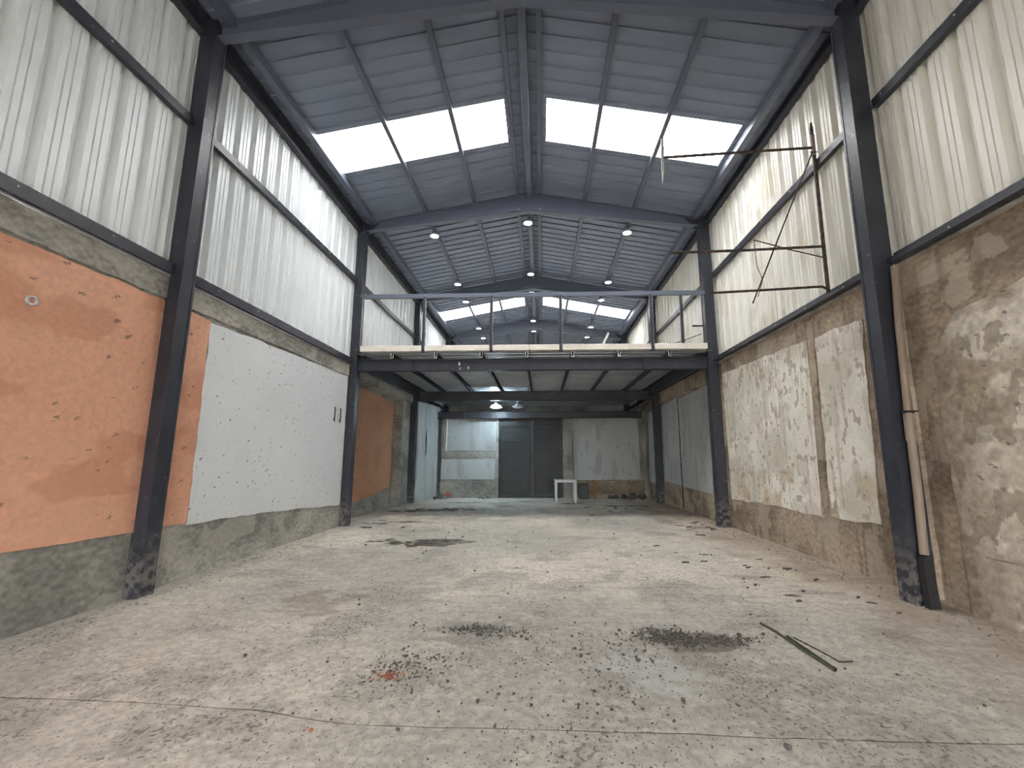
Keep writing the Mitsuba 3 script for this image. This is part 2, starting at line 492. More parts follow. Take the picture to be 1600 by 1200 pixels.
part('wall_left', 'plaster_panel', prism(jag([(9.72, 0.36), (11.8, 0.42), (13.5, 0.62), (13.5, 3.32), (11.5, 3.38), (9.72, 3.36)], 0.04, 0.07, 19), 0.02, on_x(WL - 0.32, 1)), 'm_orange', label='orange painted plaster panel in the shade under the mezzanine')
part('wall_left', 'wall_head', box(WL - 0.6, WL, 14.3, YE, 3.62, 3.78), 'm_concrete')
# skewed return wall behind the third column
ret = Polygon([(-4.30, 14.52), (-3.98, 16.33), (-4.9, 16.33), (-4.9, 14.52)])
part('wall_left', 'return_wall', prism(ret, 3.50, [[1, 0, 0, 0], [0, 1, 0, 0], [0, 0, 1, 0]]), 'm_backwall', label='white plastered return wall at the back left corner')
ux = np.array([0.32, 1.81]) / np.hypot(0.32, 1.81)
nx = np.array([ux[1], -ux[0]])
part('wall_left', 'crack', prism(jag([(0.62, 1.55), (0.70, 1.7), (0.69, 2.35), (0.65, 2.55), (0.61, 2.2)], 0.02, 0.08, 4), 0.01, [[ux[0], 0, nx[0], -4.30], [ux[1], 0, nx[1], 14.52], [0, 1, 0, 0]]), 'm_black', label='dark vertical gash in the white plaster')

PITCH_W = 0.322


def wall_profile(n):
    p = []
    for k in range(n):
        s = k * PITCH_W
        g = 0.013
        p += [(s, 0)]
        for c in (0.066, 0.130):
            p += [(s + c - 0.008, 0), (s + c, -g), (s + c + 0.008, 0)]
        p += [(s + 0.198, 0), (s + 0.248, -0.055), (s + 0.272, -0.055), (s + PITCH_W, 0)]
    return [q for i, q in enumerate(p) if i == 0 or q != p[i - 1]]


PW = wall_profile(3)
SHW = 3 * PITCH_W
y = YF
k = 0
while y < YE - 0.1:
    for side, parent in ((-1, 'wall_left'), (1, 'wall_right')):
        x = (WL - 0.012) if side < 0 else (WR + 0.012)
        sh = profile_sheet(PW, 0.0016, 3.80, (x, y + (0.0 if side < 0 else -0.11), 3.66), (0, 1, 0), (-side, 0, 0), (0, 0, 1))
        key = f'{parent}__cladding_sheet' + (f'_{k:03d}' if k else '')
        taken.add(key)
        put(key, sh, 'm_clad')
    y += SHW
    k += 1

# ------------------------------------------------------------------ right wall
labels['wall_right'] = {'kind': 'structure'}
taken.add('wall_right')
part('wall_right', 'masonry', box(WR, WR + 0.30, YF, YE, 0, 3.70), 'm_brown')
part('wall_right', 'plaster_panel', prism(jag([(YF, 0.59), (4.42, 0.585), (4.42, 2.62), (4.1, 2.95), (3.6, 3.02), (3.3, 3.12), (2.6, 3.1), (YF, 3.1)], 0.03, 0.06, 23), 0.012, on_x(WR, -1)), 'm_worn', label='tan plaster worn to pale patches on the near right wall')
part('wall_right', 'base_course', prism(jag([(YF, 0.0), (4.42, 0.0), (4.42, 0.572), (YF, 0.577)], 0.006, 0.1, 24), 0.014, on_x(WR, -1)), 'm_worn', label='lower plaster course below the horizontal crack')
part('wall_right', 'plaster_panel', prism(jag([(6.45, 0.63), (7.6, 0.66), (9.44, 0.62), (9.44, 3.40), (7.6, 3.36), (6.42, 3.33)], 0.05, 0.05, 29), 0.016, on_x(WR, -1)), 'm_wash', label='large flaking whitewashed plaster panel')
part('wall_right', 'plaster_panel', prism(jag([(5.40, 0.68), (6.28, 0.66), (6.22, 3.30), (5.30, 3.28)], 0.05, 0.05, 31), 0.016, on_x(WR, -1)), 'm_wash', label='narrow flaking whitewashed plaster panel beside the near column')
part('wall_right', 'cover_strip', prism(jag([(6.34, 0.66), (6.46, 0.66), (6.36, 3.58), (6.22, 3.58)], 0.008, 0.06, 33), 0.03, on_x(WR, -1)), 'm_brown', label='grey brown mortar strip between the whitewashed panels')
part('wall_right', 'cover_strip', prism(jag([(5.18, 0.62), (5.32, 0.62), (5.22, 3.3), (5.08, 3.3)], 0.012, 0.06, 34), 0.022, on_x(WR, -1)), 'm_brown')
for a, b, z0, sd in ((9.75, 12.58, 0.62, 41), (12.72, 14.80, 0.70, 43), (14.95, 16.28, 0.55, 45)):
    part('wall_right', 'plaster_panel', prism(jag([(a, z0), (b, z0 + 0.05), (b, 3.26), (a, 3.32)], 0.025, 0.07, sd), 0.016, on_x(WR, -1)), 'm_backwall', label='pale grey plaster panel under the mezzanine')
for a in (12.65, 14.87):
    part('wall_right', 'joint', box(WR - 0.006, WR + 0.02, a - 0.035, a + 0.035, 0.02, 3.28), 'm_black', label='dark vertical joint between the pale panels')
part('wall_right', 'ring_beam', prism(jag([(9.70, 3.34), (14.25, 3.34), (14.25, 3.72), (9.70, 3.72)], 0.015, 0.06, 47), 0.10, on_x(WR, -1)), 'm_brown', label='rough mortar ring beam under the mezzanine')

# ------------------------------------------------------------------ rear and front walls
thing('wall_back', kind='structure')
part('wall_back', 'masonry', box(-5.1, 4.5, YB, YB + 0.2, 0, 3.32), 'm_concrete')
part('wall_back', 'plaster_panel', prism(jag([(-3.80, 1.80), (-1.74, 1.80), (-1.74, 3.12), (-3.80, 3.13)], 0.012, 0.06, 51), 0.02, on_y(YB)), 'm_backwall', label='white plaster panel left of the dark door')
part('wall_back', 'plaster_band', rbox(-3.86, -2.24, YB - 0.035, YB, 1.49, 1.76, 0.006), 'm_concrete', label='dark grey band across the white panel')
part('wall_back', 'plaster_panel', prism(jag([(-3.88, 0.70), (-1.78, 0.70), (-1.76, 1.48), (-2.2, 1.50), (-3.88, 1.47)], 0.015, 0.05, 53), 0.02, on_y(YB)), 'm_backwall', label='lower white plaster panel left of the dark door')
part('wall_back', 'plaster_panel', prism(jag([(1.28, 0.66), (3.82, 0.70), (3.80, 3.02), (3.2, 3.12), (1.26, 3.10)], 0.02, 0.06, 55), 0.025, on_y(YB)), 'm_backwall', label='large white plaster panel right of the dark door')
part('wall_back', 'plinth', prism(jag([(1.2, 0.0), (3.95, 0.0), (3.95, 0.64), (1.2, 0.66)], 0.03, 0.07, 57), 0.12, on_y(YB)), 'm_brown', label='rough brown plinth below the right white panel')
part('wall_back', 'plinth', prism(jag([(-3.95, 0.0), (-1.74, 0.0), (-1.74, 0.62), (-3.95, 0.62)], 0.03, 0.07, 58), 0.05, on_y(YB)), 'm_concrete', label='dark grey plinth left of the door')
part('wall_back', 'pier', prism(jag([(0.86, 0), (1.22, 0), (1.22, 3.28), (0.86, 3.28)], 0.03, 0.08, 59), 0.12, on_y(YB)), 'm_concrete', label='rough dark concrete pier right of the door')
part('wall_back', 'pier', rbox(-1.74, -1.64, YB - 0.06, YB, 0, 3.30, 0.01), 'm_concrete')
part('wall_back', 'corner_post', rbox(-4.02, -3.90, YB - 0.14, YB, 0, 3.30, 0.01), 'm_steel', label='dark post in the left back corner')
part('wall_back', 'corner_post', rbox(3.93, 4.06, YB - 0.14, YB, 0, 3.30, 0.01), 'm_concrete', label='grey post in the right back corner')
thing('wall_back_rear', kind='structure')
put('wall_back_rear', box(-5.1, 4.5, 19.6, 19.8, 0, 3.96), 'm_concrete')
thing('wall_back_upper', kind='structure')
put('wall_back_upper', box(-4.9, 4.5, YE, YE + 0.15, 3.5, 8.5), 'm_clad')
thing('wall_front', kind='structure')
part('wall_front', 'pier', box(-5.0, -3.5, YF - 0.25, YF, 0, 8.4), 'm_concrete')
part('wall_front', 'pier', box(3.1, 4.6, YF - 0.25, YF, 0, 8.4), 'm_concrete')
part('wall_front', 'lintel', box(-3.5, 3.1, YF - 0.25, YF, 2.9, 8.4), 'm_clad')

# door in the back wall
thing('door_1', kind='structure')
part('door_1', 'frame', cat(box(-1.66, -1.60, YB - 0.05, YB, 0, 3.06), box(0.80, 0.86, YB - 0.05, YB, 0, 3.06), box(-1.60, 0.80, YB - 0.05, YB, 2.98, 3.06), box(-1.60, 0.80, YB - 0.06, YB, 0, 0.07), box(-1.60, 0.80, YB - 0.05, YB, 2.70, 2.76)), 'm_door')
part('door_1', 'mullion', rbox(-0.36, -0.27, YB - 0.07, YB, 0.07, 2.98), 'm_doorpost', label='grey centre post of the dark door')
for a, b in ((-1.60, -0.36), (-0.27, 0.80)):
    leaf = part('door_1', 'leaf', cat(rbox(a + 0.01, b - 0.01, YB - 0.035, YB - 0.005, 0.08, 2.69, 0.004),
                                      rbox(a + 0.01, a + 0.08, YB - 0.05, YB - 0.005, 0.08, 2.69), rbox(b - 0.08, b - 0.01, YB - 0.05, YB - 0.005, 0.08, 2.69),
                                      rbox(a + 0.08, b - 0.08, YB - 0.05, YB - 0.005, 0.62, 0.70), rbox(a + 0.08, b - 0.08, YB - 0.05, YB - 0.005, 2.10, 2.16)), 'm_door')
    part('door_1', 'transom', rbox(a + 0.01, b - 0.01, YB - 0.03, YB - 0.005, 2.77, 2.97, 0.004), 'm_door')

# ------------------------------------------------------------------ roof
thing('ceiling', kind='structure')
SHR, GR = 1.066, 0.2665


def roof_profile(n, pitch=GR, h=0.062):
    p = [(0, 0)]
    for k in range(n):
        s = k * pitch + 0.5 * pitch
        p += [(s - 0.034, 0), (s - 0.026, h), (s + 0.026, h), (s + 0.034, 0)]
    return p + [(n * pitch, 0)]


PR_DEEP, PR_FLAT = roof_profile(4), roof_profile(4, h=0.02)   # the near bays carry a flatter sheet
cs = math.sqrt(1 + SL * SL)
window_n = 0
for k in range(-11, 17):
    y0 = 6.83 + k * SHR
    for s in (-1, 1):
        sky_ = k in (0, 9)
        PR = PR_FLAT if k <= 2 else PR_DEEP
        W = np.array([s, 0, -SL]) / cs
        H = np.array([s * SL, 0, 1]) / cs
        length = (4.72 if s > 0 else 4.60) * cs
        if not sky_:
            o = np.array([XR, y0, ZR])
            part('ceiling', 'roof_sheet', profile_sheet(PR, 0.0016, length, o, (0, 1, 0), H, W), 'm_roof')
        else:
            # metal strips left at the ridge and the eave, a clear sheet between
            a, b = 0.36 * cs, 3.95 * cs
            o = np.array([XR, y0, ZR])
            part('ceiling', 'roof_sheet', profile_sheet(PR, 0.0016, a + 0.04, o, (0, 1, 0), H, W), 'm_roof')
            part('ceiling', 'roof_sheet', profile_sheet(PR, 0.0016, length - b, o + W * b, (0, 1, 0), H, W), 'm_roof')
            window_n += 1
            w = thing(f'window_{window_n}', kind='structure')
            edges = [0.36, 1.40, 2.63, 3.95]
            for e0, e1 in zip(edges, edges[1:]):
                oo = o + W * (e0 * cs) + H * 0.004
                v = np.array([oo, oo + np.array([0, SHR, 0]), oo + np.array([0, SHR, 0]) + W * ((e1 - e0) * cs), oo + W * ((e1 - e0) * cs)])
                part(w, 'pane', (v, np.array([[0, 1, 2], [0, 2, 3]])), 'm_pane')
part('ceiling', 'ridge_cap', prism(Polygon([(XR - 0.3, ZR + 0.0), (XR, ZR + 0.06), (XR + 0.3, ZR + 0.0), (XR + 0.3, ZR + 0.006), (XR, ZR + 0.066), (XR - 0.3, ZR + 0.006)]), YE - YF, along_y(YF)), 'm_roof')

# ------------------------------------------------------------------ purlins
for s, d, lab in ((-1, 2.62, 'left roof slope, the one nearer the eave'), (-1, 1.39, 'left roof slope, midway to the ridge'), (-1, 0.30, 'left roof slope, close beside the ridge'),
                  (1, 0.26, 'right roof slope, close beside the ridge'), (1, 1.39, 'right roof slope, midway to the ridge'), (1, 2.62, 'right roof slope, the one nearer the eave')):
    x = XR + s * d
    k = thing('purlin', f'long thin dark steel purlin under the {lab}', 'purlin')
    put(k, prism(at2(c_section(0.08, 0.095, 0.005, 0.02, s > 0), x, roof_z(x) - 0.004), YE - YF - 0.1, along_y(YF + 0.05)), 'm_steel_roof')
k = thing('ridge_beam', 'square steel tube running along the ridge between two purlins', 'beam')
put(k, prism(Polygon([(XR - 0.065, 7.98), (XR + 0.065, 7.98), (XR + 0.065, 8.12), (XR - 0.065, 8.12)]).buffer(-0.012).buffer(0.012), YE - YF - 0.1, along_y(YF + 0.05)), 'm_steel_roof')
part(k, 'hanger', box(XR - 0.02, XR + 0.02, YF + 0.05, YE - 0.05, 8.12, 8.235), 'm_steel_roof')
for s, xw, lab, zb in ((-1, WL, 'left', 7.105), (1, WR, 'right', 7.215)):
    k = thing('eave_purlin', f'dark steel eave purlin along the edge of the {lab} roof slope', 'purlin')
    x = xw - s * 0.34
    put(k, prism(at2(c_section(0.12, 0.14, 0.006, 0.025, s > 0), x, roof_z(x) - 0.012), YE - YF - 0.1, along_y(YF + 0.05)), 'm_steel_roof')
    k = thing('eave_beam', f'dark steel eave beam along the top of the {lab} wall sheets', 'beam')
    x = xw - s * 0.06
    zt = roof_z(xw) - 0.005
    if s < 0:
        sec = [(xw - 0.02, zb), (xw + 0.10, zb), (xw + 0.10, zb + 0.05), (xw + 0.03, zb + 0.05), (xw + 0.03, zt - 0.06), (xw + 0.12, zt - 0.06), (xw + 0.12, zt - 0.035), (xw - 0.02, zt)]
    else:
        sec = [(xw + 0.02, zb), (xw - 0.10, zb), (xw - 0.10, zb + 0.05), (xw - 0.03, zb + 0.05), (xw - 0.03, zt - 0.06), (xw - 0.12, zt - 0.06), (xw - 0.12, zt - 0.035), (xw + 0.02, zt)]
    put(k, prism(Polygon(sec), YE - YF - 0.02, along_y(YF + 0.01)), 'm_steel')

# ------------------------------------------------------------------ portal frames
NTH = {1: 'nearest the camera', 2: 'at the mezzanine front', 3: 'under the mezzanine middle', 4: 'farthest, above the deck'}
COLW, COLD = 0.165, 0.20


def lerp_poly(x0b, x1b, x0t, x1t, zt):
    return Polygon([(x0b, 0), (x1b, 0), (x1t, zt), (x0t, zt)])


for i in (1, 2, 3, 4):
    yf = FR[i]
    for s, lab in ((-1, 'left'), (1, 'right')):
        xw = WL if s < 0 else WR
        ib, it = (-4.375, -4.325) if s < 0 else (3.84, 3.885)
        if i > 1:
            ib, it = (-4.355, -4.345) if s < 0 else (3.905, 3.90)
        ob = xw + 0.004 if s < 0 else ib + 0.225
        ot = xw + 0.004 if s < 0 else it + 0.225
        ztop = roof_z(it) - 0.10
        k = thing('steel_column', f'dark grey steel column against the {lab} wall, {NTH[i]}', 'column')
        sh = prism(lerp_poly(min(ib, ob), max(ib, ob), min(it, ot), max(it, ot), ztop), COLD, on_y(yf + COLD, -1))
        part(k, 'shaft', sh, 'm_steel')
        # channel lips: two raised seams on the inner face and one on the front
        w = -s
        for dy in (0.0, COLD - 0.03):
            part(k, 'lip', prism(Polygon([(ib, 0.0), (ib + w * 0.006, 0.0), (it + w * 0.006, ztop), (it, ztop)]), 0.03, on_y(yf + dy + 0.03, -1)), 'm_steel')
        if s > 0:
            part(k, 'packing', prism(jag([(0, 0.05), (0, 3.6), (0.06, 3.6), (0.06, 0.05)], 0.02, 0.08, 60 + i), 0.08, [[1, 0, 0, max(ob, ot)], [0, 0, 1, yf + 0.05], [0, 1, 0, 0]]), 'm_brown', label='rough mortar packed between column and wall')
        if i > 1: part(k, 'knee_plate', prism(Polygon([(it, ztop - 0.02), (it + w * 0.32, ztop - 0.03 + 0.06), (it + w * 0.32, ztop + 0.02), (it, ztop - 0.30)]).buffer(0), 0.012, on_y(yf + COLD / 2 + 0.006, -1)), 'm_steel')
    k = thing('roof_rafter', f'dark steel roof rafter, {["", "nearest, at the top edge of the photo", "above the mezzanine front", "second from the mezzanine front", "farthest one, low above the deck"][i]}', 'rafter')
    xl, xr = -4.36, 3.93
    top = lambda x: roof_z(x) - 0.10
    bot = lambda x: 7.60 - 0.112 * abs(x - XR)
    px = [xl, XR, xr]
    web = Polygon([(x, top(x) - 0.008) for x in px] + [(x, bot(x) + 0.008) for x in px[::-1]])
    part(k, 'web', prism(web, 0.010, on_y(yf + 0.105, -1)), 'm_steel_roof')
    part(k, 'top_flange', prism(Polygon([(x, top(x)) for x in px] + [(x, top(x) - 0.010) for x in px[::-1]]), 0.13, on_y(yf + 0.165, -1)), 'm_steel_roof')
    part(k, 'bottom_flange', prism(Polygon([(x, bot(x) + 0.010) for x in px] + [(x, bot(x)) for x in px[::-1]]), 0.13, on_y(yf + 0.165, -1)), 'm_steel_roof')
    for s in (-1, 1):
        g = Polygon([(XR + s * 0.03, 7.62), (XR + s * 0.55, 7.58), (XR + s * 0.50, 7.62), (XR + s * 0.22, 7.70), (XR + s * 0.03, 7.76)])
        part(k, 'gusset', prism(g, 0.014, on_y(yf + 0.06, -1)), 'm_steel_roof')
        bo = trimesh.creation.cylinder(0.016, 0.02, sections=6)
        bo.apply_transform(trimesh.transformations.rotation_matrix(math.pi / 2, [1, 0, 0]))
        bo.apply_translation([XR + s * 0.26, yf + 0.042, 7.655])
        part(k, 'bolt', bo, 'm_galv')

# ------------------------------------------------------------------ wall rails
BAYN = {0: 'nearest bay', 1: 'bay before the mezzanine', 2: 'first bay above the deck', 3: 'second bay above the deck'}
for i in range(4):
    y0, y1 = (FR[i] + COLD + 0.001, FR[i + 1] - 0.001)
    if i == 0:
        y0 = -0.6
    for s, lab in ((-1, 'left'), (1, 'right')):
        xw = WL if s < 0 else WR
        a, b = sorted((xw - s * 0.002, xw - s * 0.075))
        k = thing('wall_rail', f'dark steel girt across the {lab} wall sheets, {BAYN[i]}', 'girt')
        sec = c_section(0.072, 0.115, 0.005, 0.02, s < 0)
        part(k, 'channel', prism(at2(c_section(0.072, 0.115, 0.005, 0.02, s > 0), (a + b) / 2, 5.868), y1 - y0, along_y(y0)), 'm_steel')
        for yy in np.arange(y0 + 0.6, y1, 0.9):
            sc = trimesh.creation.icosphere(1, 0.010)
            sc.apply_translation([xw - s * 0.076, yy, 5.82])
            part(k, 'screw', sc, 'm_galv')
        k = thing('base_rail', f'dark steel rail under the {lab} wall sheets, {BAYN[i]}', 'rail')
        wdt = 0.09 if s < 0 else 0.16
        a, b = sorted((xw - s * 0.002, xw - s * wdt))
        part(k, 'channel', prism(Polygon([(a, 3.715), (b, 3.715), (b, 3.72 if s < 0 else 3.745), (b, 3.835 if s < 0 else 3.765), (b if s < 0 else a + 0.09, 3.835 if s < 0 else 3.775), (b if s < 0 else a + 0.09, 3.845), (a if s < 0 else b, 3.845), (a, 3.84) if s < 0 else (b, 3.84)]).buffer(0) if s < 0 else
                                  Polygon([(a, 3.715), (b, 3.715), (b, 3.845), (a + 0.085, 3.845), (a + 0.085, 3.775), (a, 3.77)]), y1 - y0, along_y(y0)), 'm_steel')
        part(k, 'flashing', prism(jag([(y0, 3.685), (y1, 3.685), (y1, 3.714), (y0, 3.714)], 0.006, 0.05, 70 + i), 0.05, on_x(xw, -s)), 'm_galv' if s < 0 else 'm_concrete')
        for yy in np.arange(y0 + 0.5, y1, 0.8):
            sc = trimesh.creation.icosphere(1, 0.009)
            sc.apply_translation([xw - s * wdt, yy, 3.80 if s < 0 else 3.74])
            if s < 0 or i < 2:
                part(k, 'screw', sc, 'm_galv')

# ------------------------------------------------------------------ mezzanine
YM = 9.44
k = thing('mezzanine_floor', 'cream edged concrete mezzanine slab across the hall on corrugated decking', 'mezzanine')
part(k, 'slab', rbox(WL + 0.19, XR - 0.004, YM, YE - 0.01, 4.0, ZD, 0.008), 'm_slab')
part(k, 'slab', rbox(XR + 0.004, WR - 0.30, YM, YE - 0.01, 4.0, ZD, 0.008), 'm_slab')
PD = roof_profile(4, 0.2665, 0.037)
yy = YM + 0.02
while yy < 19.5:
    part(k, 'deck_sheet', profile_sheet(PD, 0.0012, WR - WL - 0.36, (WL + 0.18, yy, 3.962), (0, 1, 0), (0, 0, 1), (1, 0, 0)), 'm_decksheet')
    yy += 1.066
part(k, 'side_slab', box(WL - 0.0, WL + 0.19, 9.72, YE - 0.01, 4.0, ZD), 'm_slab')
part(k, 'side_slab', box(WR - 0.30, WR, 9.72, YE - 0.01, 4.0, ZD), 'm_slab')
for n_, x in enumerate((-3.49, -2.45, -1.38, -0.31, 0.76, 1.84, 3.0)):
    k = thing('floor_joist', f'{["first", "second", "third", "fourth", "fifth", "sixth", "seventh"][n_]} steel channel joist from the left under the mezzanine slab edge', 'joist')
    part(k, 'channel', prism(at2(c_section(0.055, 0.125, 0.004, 0.0201), x, 3.963), YB - YM - 0.1, along_y(YM + 0.012)), 'm_steel')
    part(k, 'end_rim', prism(Polygon([(x - 0.030, 3.962), (x - 0.030, 3.832), (x + 0.030, 3.832), (x + 0.030, 3.962), (x + 0.021, 3.962), (x + 0.021, 3.843), (x - 0.021, 3.843), (x - 0.021, 3.962)]), 0.01, along_y(YM)), 'm_whitepaint', label='pale painted rim of the open joist end')
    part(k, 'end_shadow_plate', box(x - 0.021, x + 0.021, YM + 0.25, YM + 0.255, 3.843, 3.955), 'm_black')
for lab, x0, x1 in (('left', -4.335, -4.22), ('right', 3.72, 3.86)):
    k = thing('edge_joist', f'deep dark steel joist under the {lab} edge of the mezzanine', 'joist')
    put(k, cat(rbox(x0, x1, YM + 0.22, YB - 0.15, 3.93, 3.955, 0.003), rbox((x0 + x1) / 2 - 0.01, (x0 + x1) / 2 + 0.01, YM + 0.22, YB - 0.15, 3.66, 3.94, 0.003), rbox(x0, x1, YM + 0.22, YB - 0.15, 3.63, 3.66, 0.003)), 'm_steel')
for lab, yb, z0 in (('front edge of the mezzanine', 9.52, 3.55), ('middle of the mezzanine', 14.32, 3.50), ('back of the mezzanine, in front of the rear wall', 16.05, 3.04)):
    k = thing('main_beam', f'long dark steel beam across the hall under the {lab}', 'beam')
    xl, xr = -4.345, 3.90
    zt_ = 3.828 if z0 > 3.2 else 3.30
    part(k, 'web', box(xl, xr, yb + 0.06, yb + 0.072, z0 + 0.012, zt_ - 0.013), 'm_steel')
    part(k, 'top_flange', rbox(xl, xr, yb, yb + 0.14, zt_ - 0.016, zt_, 0.003), 'm_steel')
    part(k, 'bottom_flange', rbox(xl, xr, yb, yb + 0.14, z0, z0 + 0.016, 0.003), 'm_steel')
    for xx in (-3.0, -0.3, 2.4):
        part(k, 'stiffener', box(xx, xx + 0.008, yb + 0.01, yb + 0.13, z0 + 0.016, zt_ - 0.016), 'm_steel')
    if z0 > 3.52:
        for xx, zz, r in ((-1.92, 3.72, 0.018), (-1.9, 3.6, 0.012), (-1.7, 3.62, 0.014)):
            part(k, 'paint_drip', prism(jag([(xx - r, zz - r * 2.2), (xx + r, zz - r * 2), (xx + r * 0.8, zz + r * 2), (xx - r * 0.4, zz + r * 2.4)], r * 0.3, 0.01, 5), 0.004, on_y(yb + 0.06)), 'm_whitepaint', label='white paint drip')
# railing
k = thing('mezzanine_railing', 'dark steel guard railing along the front edge of the mezzanine', 'railing')
part(k, 'top_rail', rbox(-4.34, 3.90, YM + 0.0, YM + 0.06, 5.315, 5.425, 0.008), 'm_steel_roof')
for x in (-4.295, -2.76, -1.15, 0.49, 2.62):
    ch = [(x - 0.035, YM - 0.005), (x + 0.035, YM - 0.005), (x + 0.035, YM + 0.05), (x + 0.030, YM + 0.05), (x + 0.030, YM), (x - 0.030, YM), (x - 0.030, YM + 0.05), (x - 0.035, YM + 0.05)]
    p1 = prism(Polygon(ch), 1.315 - 0.14 + 0.2, [[1, 0, 0, 0], [0, 1, 0, -0.012], [0, 0, 1, 3.945 + 0.02]])
    part(k, 'post', cat(p1), 'm_steel')
    part(k, 'post_edge', box(x + 0.030, x + 0.037, YM - 0.019, YM - 0.016, 4.06, 5.31), 'm_galv', label='bare bright edge of the railing post')
part(k, 'post', rbox(3.30, 3.36, YM + 0.005, YM + 0.055, 4.135, 5.32, 0.004), 'm_steel')

# ------------------------------------------------------------------ lamps on the roof
LAMPS = []
for rowlab, x, zz in (('along the ridge', XR - 0.06, 7.97), ('under the left roof slope', XR - 2.62, None), ('under the right roof slope', XR + 2.62, None)):
    for j, yy in enumerate((10.5, 13.7, 15.35, 18.7, 20.3)):
        LAMPS.append((rowlab, x, yy, (roof_z(x) - 0.10) if zz is None else zz, j))
ORD = ['nearest', 'second', 'third', 'fourth', 'farthest']
house = [(0.0, -0.0), (0.030, -0.0), (0.034, -0.05), (0.075, -0.06), (0.115, -0.075), (0.122, -0.10), (0.122, -0.118), (0.114, -0.122), (0.110, -0.112), (0.0, -0.112)]
lens = [(0.0, -0.1175), (0.09, -0.1195), (0.1135, -0.122), (0.1135, -0.113), (0.0, -0.112)]
for rowlab, x, yy, zz, j in LAMPS:
    k = thing('ceiling_light', f'round white LED ceiling lamp {rowlab}, {ORD[j]} in its row', 'lamp', 'round ceiling lamps')
    sc_ = 1.0
    part(k, 'housing', lathe(np.array(house), (x, yy, zz), 20), 'm_lampbody', smooth=30)
    part(k, 'lens', lathe(np.array(lens), (x, yy, zz), 20), 'm_plastic', emitter={'type': 'area', 'radiance': rgb((0.16, 0.165, 0.17))})

# lamps under the mezzanine
dish = [(0.0, 0.12), (0.05, 0.12), (0.06, 0.05), (0.20, -0.03), (0.24, -0.06), (0.235, -0.065), (0.19, -0.035), (0.055, 0.04), (0.0, 0.04)]
for x, yy, zz, on in ((-1.64, 15.2, 3.42, True), (-0.83, 15.2, 3.42, False)):
    k = thing('pendant_lamp', 'glaring lit dome lamp hanging under the mezzanine deck' if on else 'unlit grey dome lamp hanging under the mezzanine deck', 'lamp')
    part(k, 'shade', lathe(dish, (x, yy, zz), 24), 'm_galv', smooth=30)
    part(k, 'rod', tube([(x, yy, zz + 0.11), (x, yy, 3.965)], 0.012), 'm_galv')
    b = trimesh.creation.icosphere(2, 0.085)
    b.apply_scale([2.2, 2.2, 0.9])
    b.apply_translation([x, yy, zz - 0.03])
    if on:
        part(k, 'bulb', b, 'm_plastic', True, emitter={'type': 'area', 'radiance': rgb((1.5, 1.95, 2.25))})
    else:
        part(k, 'bulb', b, 'm_plastic', True)

# ------------------------------------------------------------------ scaffold frame by the right wall
k = thing('scaffold_frame', 'rusty scaffold frame standing on the rail of the right wall sheets', 'scaffold')
ys_ = 5.667
leg = part(k, 'leg', tube([(4.052, ys_, 3.80), (4.06, ys_, 4.6), (4.075, ys_, 5.5), (4.083, ys_, 6.40)], 0.024, 10), 'm_rust', True)
part(k, 'spigot', tube([(4.083, ys_, 6.36), (4.085, ys_, 6.47)], 0.016, 10), 'm_rust', True)
part(k, 'sleeve', tube([(4.077, ys_, 5.93), (4.082, ys_, 6.26)], 0.030, 10), 'm_pipe', True, label='paler worn sleeve near the top of the leg')
part(k, 'transom', tube([(1.85, ys_, 5.95), (3.0, ys_, 6.01), (4.06, ys_, 6.06)], 0.019, 8), 'm_rust', True)
part(k, 'transom', tube([(1.90, ys_, 4.425), (3.0, ys_, 4.45), (4.05, ys_, 4.49)], 0.019, 8), 'm_rust', True)
part(k, 'transom', tube([(2.42, ys_, 3.81), (3.3, ys_, 3.85), (3.98, ys_, 3.885), (4.04, ys_, 3.85)], 0.017, 8), 'm_rust', True)
part(k, 'short_leg', tube([(1.862, ys_, 6.26), (1.85, ys_, 5.93), (1.842, ys_, 5.72)], 0.020, 8), 'm_lampbody', True, label='short pale far leg with a tapered end')
part(k, 'short_leg_tip', tube([(1.842, ys_, 5.72), (1.836, ys_, 5.62), (1.832, ys_, 5.53)], [0.014, 0.010, 0.004], 8), 'm_whitepaint', True)
part(k, 'brace', tube([(4.03, ys_ - 0.03, 5.95), (3.5, ys_ - 0.03, 4.79), (2.98, ys_ - 0.03, 3.64)], 0.011, 6), 'm_rust', True)
part(k, 'brace', tube([(3.11, ys_ + 0.05, 4.635), (3.6, ys_ + 0.04, 4.47), (4.04, ys_, 4.32)], 0.009, 6), 'm_rust', True)
part(k, 'wire', tube([(3.10, ys_ + 0.02, 4.62), (3.10, ys_, 4.2), (3.16, ys_, 4.0), (3.08, ys_, 3.75)], 0.005, 5), 'm_rust', True)
part(k, 'lock_pin', tube([(4.0, ys_ - 0.03, 5.965), (4.11, ys_ - 0.03, 5.965)], 0.008, 6), 'm_black', True)

